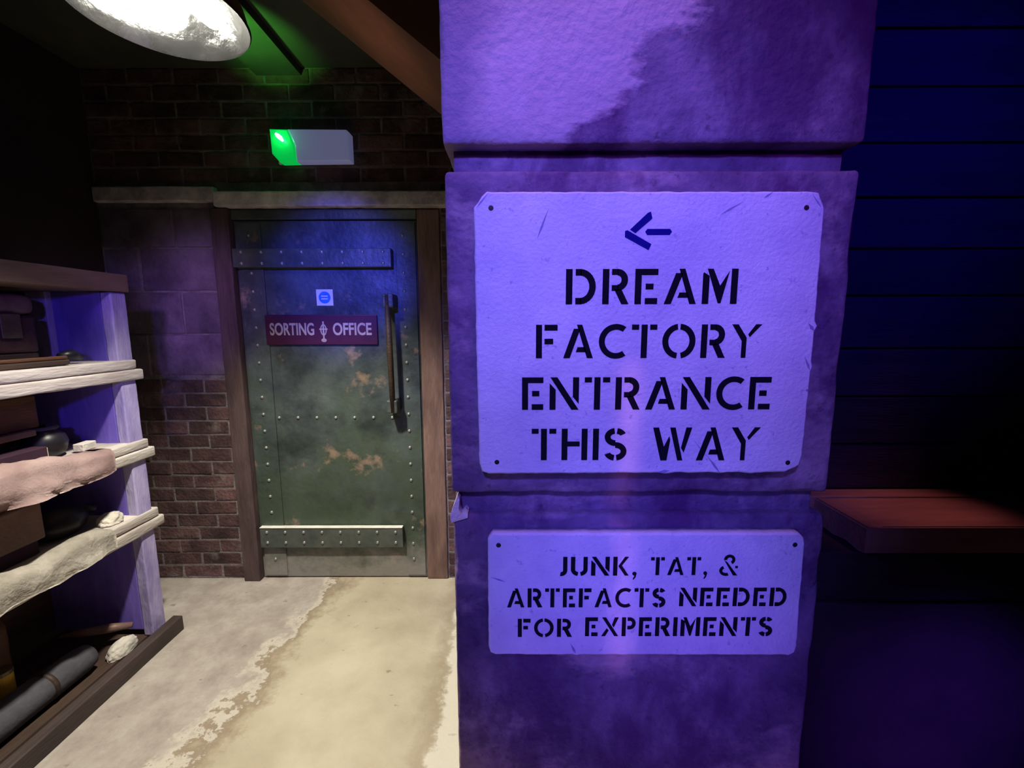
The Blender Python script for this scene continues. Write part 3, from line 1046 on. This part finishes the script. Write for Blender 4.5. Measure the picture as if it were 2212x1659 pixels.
bm = bmesh.new()
prof = [(1.205, 0.850), (1.425, 0.850), (1.425, 0.770), (1.33, 0.764), (1.28, 0.772), (1.23, 0.764), (1.205, 0.768)]
vs0 = []
for x in (1.052, 1.10, 3.0):
    vs0.append([bm.verts.new((x, y, z)) for y, z in prof])
for a, b_ in zip(vs0, vs0[1:]):
    for i in range(7):
        bm.faces.new((a[i], a[(i + 1) % 7], b_[(i + 1) % 7], b_[i]))
bm.faces.new(vs0[0])
bm.faces.new(vs0[-1])
bmesh.ops.bevel(bm, geom=[e for e in bm.edges if e.calc_length() > 0.05 and all(v.co.z > 0.84 for v in e.verts)], offset=0.005, segments=2, affect='EDGES')
lpart('front_board', bm, M['maroonwood'])
lpart('rear_board', rbox(1.03, 3.0, 1.430, 1.499, 0.775, 0.853, 0.005, 0.12, 0.0015, 10), M['maroonwood'])

ctr = thing('counter_base', 'dark boxed counter base below the reddish ledge', 'counter', (1.9, 1.36, 0))
obj('base_panel', rbox(-1.27, 1.1, -0.150, 0.13, 0.0, 0.600, 0.006, 0.15, 0.002, 8), M['counter'], ctr)
obj('upper_panel', rbox(-1.27, 1.1, -0.140, 0.13, 0.601, 0.7625, 0.004, 0.2, 0.001, 8), M['plank'], ctr)

# ------------------------------------------------------------------ shelving unit on the left
XS = -1.65
sh = thing('shelving_unit', 'open shelving unit with thick limewashed boards along the left wall', 'shelf', (-1.9, 1.4, 0))


def spart(name, bm, m, parent=None, smooth=False):
    bmesh.ops.translate(bm, verts=bm.verts, vec=(1.9, -1.4, 0))
    return obj(name, bm, m, parent or sh, smooth=smooth)


Y0 = 0.30
for zt, zb, ye in ((1.302, 1.212, 1.900), (0.945, 0.855, 1.912), (0.616, 0.522, 1.920)):
    bm = bmesh.new()
    zm = (zt + zb) / 2 + 0.002
    rbox(-2.11, XS, Y0, ye - 0.022, zm + 0.001, zt, 0.007, 0.06, 0.004, 12, 0.004, zt * 7, bm)
    rbox(-2.11, XS + 0.006, Y0, ye, zb, zm, 0.008, 0.06, 0.004, 12, 0.004, zt * 3, bm)
    spart('shelf_board', bm, M['limed'], smooth=True)
tb = rbox(-2.11, XS + 0.004, Y0, 1.880, 1.588, 1.663, 0.005, 0.09, 0.002, 12, 0.003, 2.0)
b_ = spart('top_board', tb, M['brownboard'])
b_['label'] = 'brown top board'
spart('end_panel', box(-2.11, XS - 0.055, 1.800, 1.840, 0.06, 1.588, 0.003), M['panel'])
spart('post', rbox(XS - 0.055, XS - 0.008, 1.798, 1.872, 0.03, 1.588, 0.006, 0.05, 0.003, 14, 0.004), M['post'])
spart('post', rbox(XS - 0.06, XS - 0.008, Y0 + 0.02, Y0 + 0.09, 0.03, 1.588, 0.006, 0.1, 0.003, 14, 0.004, 5), M['post'])
spart('batten', box(-1.985, -1.905, 1.775, 1.802, 1.302, 1.588, 0.003), M['post'])
spart('back_panel', box(-2.126, -2.105, Y0, 1.86, 0.03, 1.62), M['darkwood'])
spart('bottom_board', box(-2.11, XS - 0.04, Y0, 1.84, 0.0, 0.030, 0.003), M['darkwood'])
spart('plinth_rail', rbox(-1.632, -1.585, Y0, 1.885, 0.0, 0.072, 0.006, 0.1, 0.002, 12), M['rail'])

# ------------------------------------------------------------------ things on the shelves
# upper shelf
t_ = thing('leather_case', 'brown leather case with a lighter domed lid on the upper shelf', 'case', (-1.93, 1.42, 1.303))
obj('case_body', rbox(-0.12, 0.12, -0.28, 0.225, 0.045, 0.185, 0.012, 0.05, 0.002, 10), M['leather'], t_)
lid = bmesh.new()
rbox(-0.125, 0.125, -0.285, 0.232, 0.186, 0.262, 0.030, 0.04, 0.002, 10, bm=lid)
lid_o = obj('case_lid', lid, M['lidleather'], t_, smooth=True)
cl = obj('clasp', rbox(0.118, 0.131, 0.10, 0.165, 0.100, 0.190, 0.004, 0.02), M['brass'], t_)
obj('case_base', rbox(-0.118, 0.118, -0.275, 0.220, 0.0, 0.044, 0.006, 0.06), M['darkwood'], t_)
t_ = thing('flat_tray', 'flat dark brown tray lying in front of the leather case', 'tray', (-1.735, 1.43, 1.303))
obj('tray_base', rbox(-0.06, 0.06, -0.40, 0.19, 0.0, 0.020, 0.006, 0.06), M['darkwood'], t_)
obj('tray_rim', rbox(0.045, 0.058, -0.395, 0.185, 0.0205, 0.034, 0.005, 0.06), M['redwood'], t_)
knb = tube([(0.02, 0.19, 0.030), (0.022, 0.23, 0.034), (0.02, 0.27, 0.022)], [0.014, 0.022, 0.012], 12)
obj('tray_handle', knb, M['blackpot'], t_, smooth=True)

# middle shelf
t_ = thing('wooden_crate', 'reddish brown wooden crate with a projecting lower lip on the middle shelf', 'crate', (-1.91, 1.36, 0.947))
obj('crate_side', rbox(-0.14, 0.13, -0.32, 0.215, 0.125, 0.245, 0.005, 0.06, 0.0015, 10), M['redwood'], t_)
obj('crate_lip', rbox(-0.145, 0.155, -0.33, 0.18, 0.100, 0.124, 0.004, 0.06, 0.0015, 10), M['lidleather'], t_)
obj('crate_foot', box(-0.12, -0.08, -0.30, 0.16, 0.0, 0.0995, 0.003), M['darkwood'], t_)
obj('crate_foot', box(0.03, 0.07, -0.30, 0.16, 0.0, 0.0995, 0.003), M['darkwood'], t_)
t_ = thing('cloth_bound_book', 'plum cloth bound book lying under the crate lip', 'book', (-1.775, 1.40, 0.947))
obj('cover', rbox(-0.05, 0.05, -0.2, 0.14, 0.0, 0.060, 0.004, 0.06, 0.001, 10), M['purplebook'], t_)
obj('page_block', box(-0.046, 0.046, 0.135, 0.143, 0.006, 0.054), M['paper'], t_)
t_ = thing('black_jar', 'black round jar with a shiny rim beside the plum book', 'jar', (-1.80, 1.60, 0.947))
bm = lathe([(0.0, 0.0), (0.040, 0.0), (0.058, 0.022), (0.066, 0.055), (0.058, 0.085), (0.036, 0.102), (0.034, 0.112)], 28)
obj('jar_body', bm, M['blackpot'], t_, smooth=True)
bm = lathe([(0.030, 0.108), (0.042, 0.108), (0.044, 0.115), (0.040, 0.121), (0.030, 0.120)], 28)
obj('jar_rim', bm, M['greywrap'], t_, smooth=True)
bm = rbox(-0.02, 0.02, -0.032, 0.032, 0.0, 0.032, 0.004, 0.03, 0.002, 20)
o = obj('wooden_block', bm, M['pale'], None, (-1.735, 1.685, 0.949), (0, 0, 0.1))
o['label'] = 'small pale wooden block standing on the middle shelf near the post'
o['category'] = 'block'

# pink sacking draped over the middle shelf's front edge


def drape(y0, y1, xin, zt, zb, amp, seed, lift, m, name, label, cat, ny=60, bottom=None):
    """cloth lying on a board and hanging over its front edge, with thickness"""
    bm = bmesh.new()
    prof = [(xin, zt), (xin + 0.04, zt), (XS - 0.02, zt), (XS + 0.002, zt - 0.002), (XS + 0.014, zt - 0.014)]
    ns = 10
    rows = []
    for j in range(ny + 1):
        y = y0 + (y1 - y0) * j / ny
        e = min(1.0, (1 - j / ny) * 5) ** 0.5
        lf = lift(y)
        row = []
        hb = zb(y)
        pr = list(prof)
        for k in range(1, ns + 1):
            pr.append((XS + 0.017, zt - 0.014 - (zt - 0.014 - hb) * k / ns))
        for i, (x, z) in enumerate(pr):
            nz_ = noise.fractal(Vector((x * 6 + seed, y * 9, z * 14)), 0.9, 2.0, 3)
            hang = max(0, i - 3) / (len(pr) - 4)
            dx = (0.012 + amp * (0.5 + nz_)) * (0.4 + hang) * e if i > 3 else 0.0
            dz = (0.004 + lf * (1 - hang) + abs(nz_) * amp * 0.6 * (1 - hang)) * (e if i > 0 else 0.3)
            row.append(bm.verts.new((x + max(0.0, dx), y, z + max(0.0025, dz) if i < 4 else z + dz * (1 - hang))))
        rows.append(row)
    for a, b__ in zip(rows, rows[1:]):
        for i in range(len(a) - 1):
            bm.faces.new((a[i], a[i + 1], b__[i + 1], b__[i]))
    ex = bmesh.ops.solidify(bm, geom=list(bm.faces), thickness=0.003)
    o = obj(name, bm, m, None, (0, 0, 0), smooth=True)
    o['label'] = label
    o['category'] = cat
    return o


drape(0.55, 1.70, -1.715, 0.948, lambda y: 0.862 - 0.008 * math.sin(y * 9) - 0.03 * max(0, 1.5 - y), 0.026, 2.0,
      lambda y: 0.046 * max(0, min(1, (1.66 - y) / 0.3)), M['pinkcloth'], 'sackcloth', 'pale pink sackcloth draped over the front of the middle shelf', 'cloth')

# lower shelf
t_ = thing('wooden_box', 'plain brown wooden box at the left of the lower shelf', 'box', (-1.83, 1.24, 0.618))
obj('box_body', rbox(-0.12, 0.10, -0.25, 0.255, 0.055, 0.195, 0.006, 0.06, 0.002, 10), M['lidleather'], t_)
obj('box_base', rbox(-0.11, 0.085, -0.24, 0.24, 0.0, 0.0545, 0.004, 0.06), M['purplebook'], t_)
bm = bmesh.new()
bmesh.ops.create_uvsphere(bm, u_segments=26, v_segments=16, radius=0.07)
for v in bm.verts:
    n_ = noise.noise(v.co * 14)
    v.co = Vector((v.co.x * 0.9, v.co.y * 1.35, max(-0.052, v.co.z * 0.85))) * (1 + 0.08 * n_)
zl = min(v.co.z for v in bm.verts)
bmesh.ops.translate(bm, verts=bm.verts, vec=(0, 0, -zl))
t_ = thing('black_bag', 'black rounded bag on the lower shelf beside the brown box', 'bag', (-1.80, 1.61, 0.6185))
obj('bag_body', bm, M['blackpot'], t_, smooth=True)
obj('bag_neck', tube([(0, 0.075, 0.06), (0.005, 0.105, 0.07), (0.01, 0.125, 0.062)], [0.03, 0.016, 0.022], 12), M['blackpot'], t_, smooth=True)

# fleece: lumpy heap over the lower shelf front
def heap(name, label, cat, m, loc, sx, sy, sz, seed, group=None, lump=0.30):
    bm = bmesh.new()
    bmesh.ops.create_icosphere(bm, subdivisions=5, radius=1.0)
    for v in bm.verts:
        n_ = noise.fractal(v.co * 1.9 + Vector((seed, 0, 0)), 0.8, 2.1, 5)
        k = 1 + lump * n_
        v.co = Vector((v.co.x * sx * k, v.co.y * sy * k, max(v.co.z, -0.25) * sz * k))
    zl_ = min(v.co.z for v in bm.verts)
    for v in bm.verts:
        v.co.z = max(0.0, v.co.z - zl_ * 0.6)
    o = obj(name, bm, m, None, loc, smooth=True)
    o['label'] = label
    o['category'] = cat
    if group:
        o['group'] = group
    return o


drape(0.60, 1.66, -1.715, 0.6185, lambda y: 0.545 - 0.008 * math.sin(y * 23), 0.020, 11.0,
      lambda y: 0.022 + 0.016 * math.sin(y * 17), M['fleece'], 'fleece', 'cream woolly fleece spilling over the front of the lower shelf', 'fleece')
heap('folded_rag', 'pale grey folded rag at the post end of the lower shelf', 'rag', M['fleece'], (-1.715, 1.725, 0.618), 0.040, 0.050, 0.036, 4.0, lump=0.16)

# on the bottom board
t_ = thing('canvas_roll', 'long grey canvas roll lying on the bottom board behind the rail', 'roll', (-1.78, 1.235, 0.0312))
obj('roll_body', tube([(0.0, -0.55, 0.062), (0.004, -0.2, 0.060), (0.0, 0.1, 0.060), (0.006, 0.34, 0.058), (0.006, 0.375, 0.056)], [0.058, 0.060, 0.060, 0.056, 0.048], 22), M['greywrap'], t_, smooth=True)
obj('roll_tie', tube([(0.003, 0.20, 0.0625), (0.003, 0.216, 0.0625)], [0.0615, 0.0615], 22), M['darkwood'], t_, smooth=True)
heap('pale_stone', 'pale rounded stone in the bottom corner next to the rail', 'stone', M['pale'], (-1.715, 1.700, 0.031), 0.038, 0.066, 0.050, 2.5, lump=0.10)
bm = tube([(-1.93, 1.655, 0.135), (-1.86, 1.69, 0.130), (-1.79, 1.735, 0.117), (-1.725, 1.772, 0.106)], [0.008, 0.017, 0.019, 0.012], 12)
o = obj('wooden_stick', bm, M['lidleather'], None, smooth=True)
o['label'] = 'brown wooden stick slanting across the bottom shelf above the pale stone'
o['category'] = 'stick'
t_ = thing('brown_sack', 'brown slumped sack at the far left of the bottom shelf', 'sack', (-1.96, 1.30, 0.031))
bm = rbox(-0.13, 0.06, -0.3, 0.20, 0.0, 0.36, 0.07, 0.05, 0.012, 7)
obj('sack_body', bm, M['redwood'], t_, smooth=True)
obj('sack_tie', tube([(-0.035, -0.05, 0.352), (-0.035, -0.04, 0.39), (-0.03, -0.03, 0.42)], [0.05, 0.03, 0.05], 14), M['leather'], t_, smooth=True)
t_ = thing('yellow_tin', 'small yellow tin at the left edge beside the brown sack', 'tin', (-1.83, 1.345, 0.152))
t_.location = (-1.868, 1.40, 0.0305)
obj('tin_body', lathe([(0.0, 0.0), (0.030, 0.0), (0.030, 0.16), (0.0, 0.16)], 22), M['yellow'], t_, smooth=False)
obj('tin_lid', lathe([(0.0, 0.175), (0.031, 0.174), (0.032, 0.16), (0.0, 0.159)], 22), M['brass'], t_)

# ------------------------------------------------------------------ hanging lamp
LX, LY, LZ, LR = -0.972, 1.312, 2.300, 0.214
lp = thing('pendant_lamp', 'round black pendant lamp with bright tubes inside hanging above the floor', 'lamp', (LX, LY, LZ))
outer = [(LR, 0.0), (LR + 0.004, 0.006), (LR, 0.014), (LR * 0.96, 0.05), (LR * 0.80, 0.11), (LR * 0.50, 0.155), (0.05, 0.175), (0.0, 0.176)]
obj('shade', lathe(outer, 64), M['shade_out'], lp, smooth=True)
inner = [(LR, 0.0), (LR * 0.985, 0.006), (LR * 0.93, 0.05), (LR * 0.77, 0.105), (LR * 0.48, 0.148), (0.05, 0.166), (0.0, 0.167)]
rf = obj('reflector', lathe(inner, 64), M['shade_in'], lp, smooth=True)
rf['label'] = 'glossy white inside of the shade'
for sx in (-1, 1):
    p = [(sx * 0.075, 0.125 - 0.0 * i, 0.135 - 0.0) for i in range(1)]
    bm = tube([(sx * 0.080, 0.125, 0.075), (sx * 0.080, 0.112, 0.070), (sx * 0.080, 0.05, 0.066), (sx * 0.080, -0.06, 0.066), (sx * 0.080, -0.11, 0.070)], [0.020, 0.038, 0.042, 0.042, 0.026], 18)
    obj('lamp_tube', bm, M['tube'], lp, smooth=True)
obj('lamp_holder', rbox(-0.03, 0.03, -0.03, 0.03, 0.10, 0.165, 0.006, 0.03), M['shade_in'], lp)
obj('stem', tube([(0, 0, 0.17), (0, 0, 0.3975)], 0.010, 12), M['shade_out'], lp, smooth=True)
obj('ceiling_rose', lathe([(0.0, 0.3995), (0.055, 0.399), (0.05, 0.38), (0.012, 0.372)], 26), M['shade_out'], lp, smooth=True)
light('pendant_lamp_light', 'SPOT', (LX, LY, LZ + 0.045), (LX + 0.14, LY + 0.20, 0), 295, (1.0, 0.95, 0.79), 0.05, 94, 0.8)
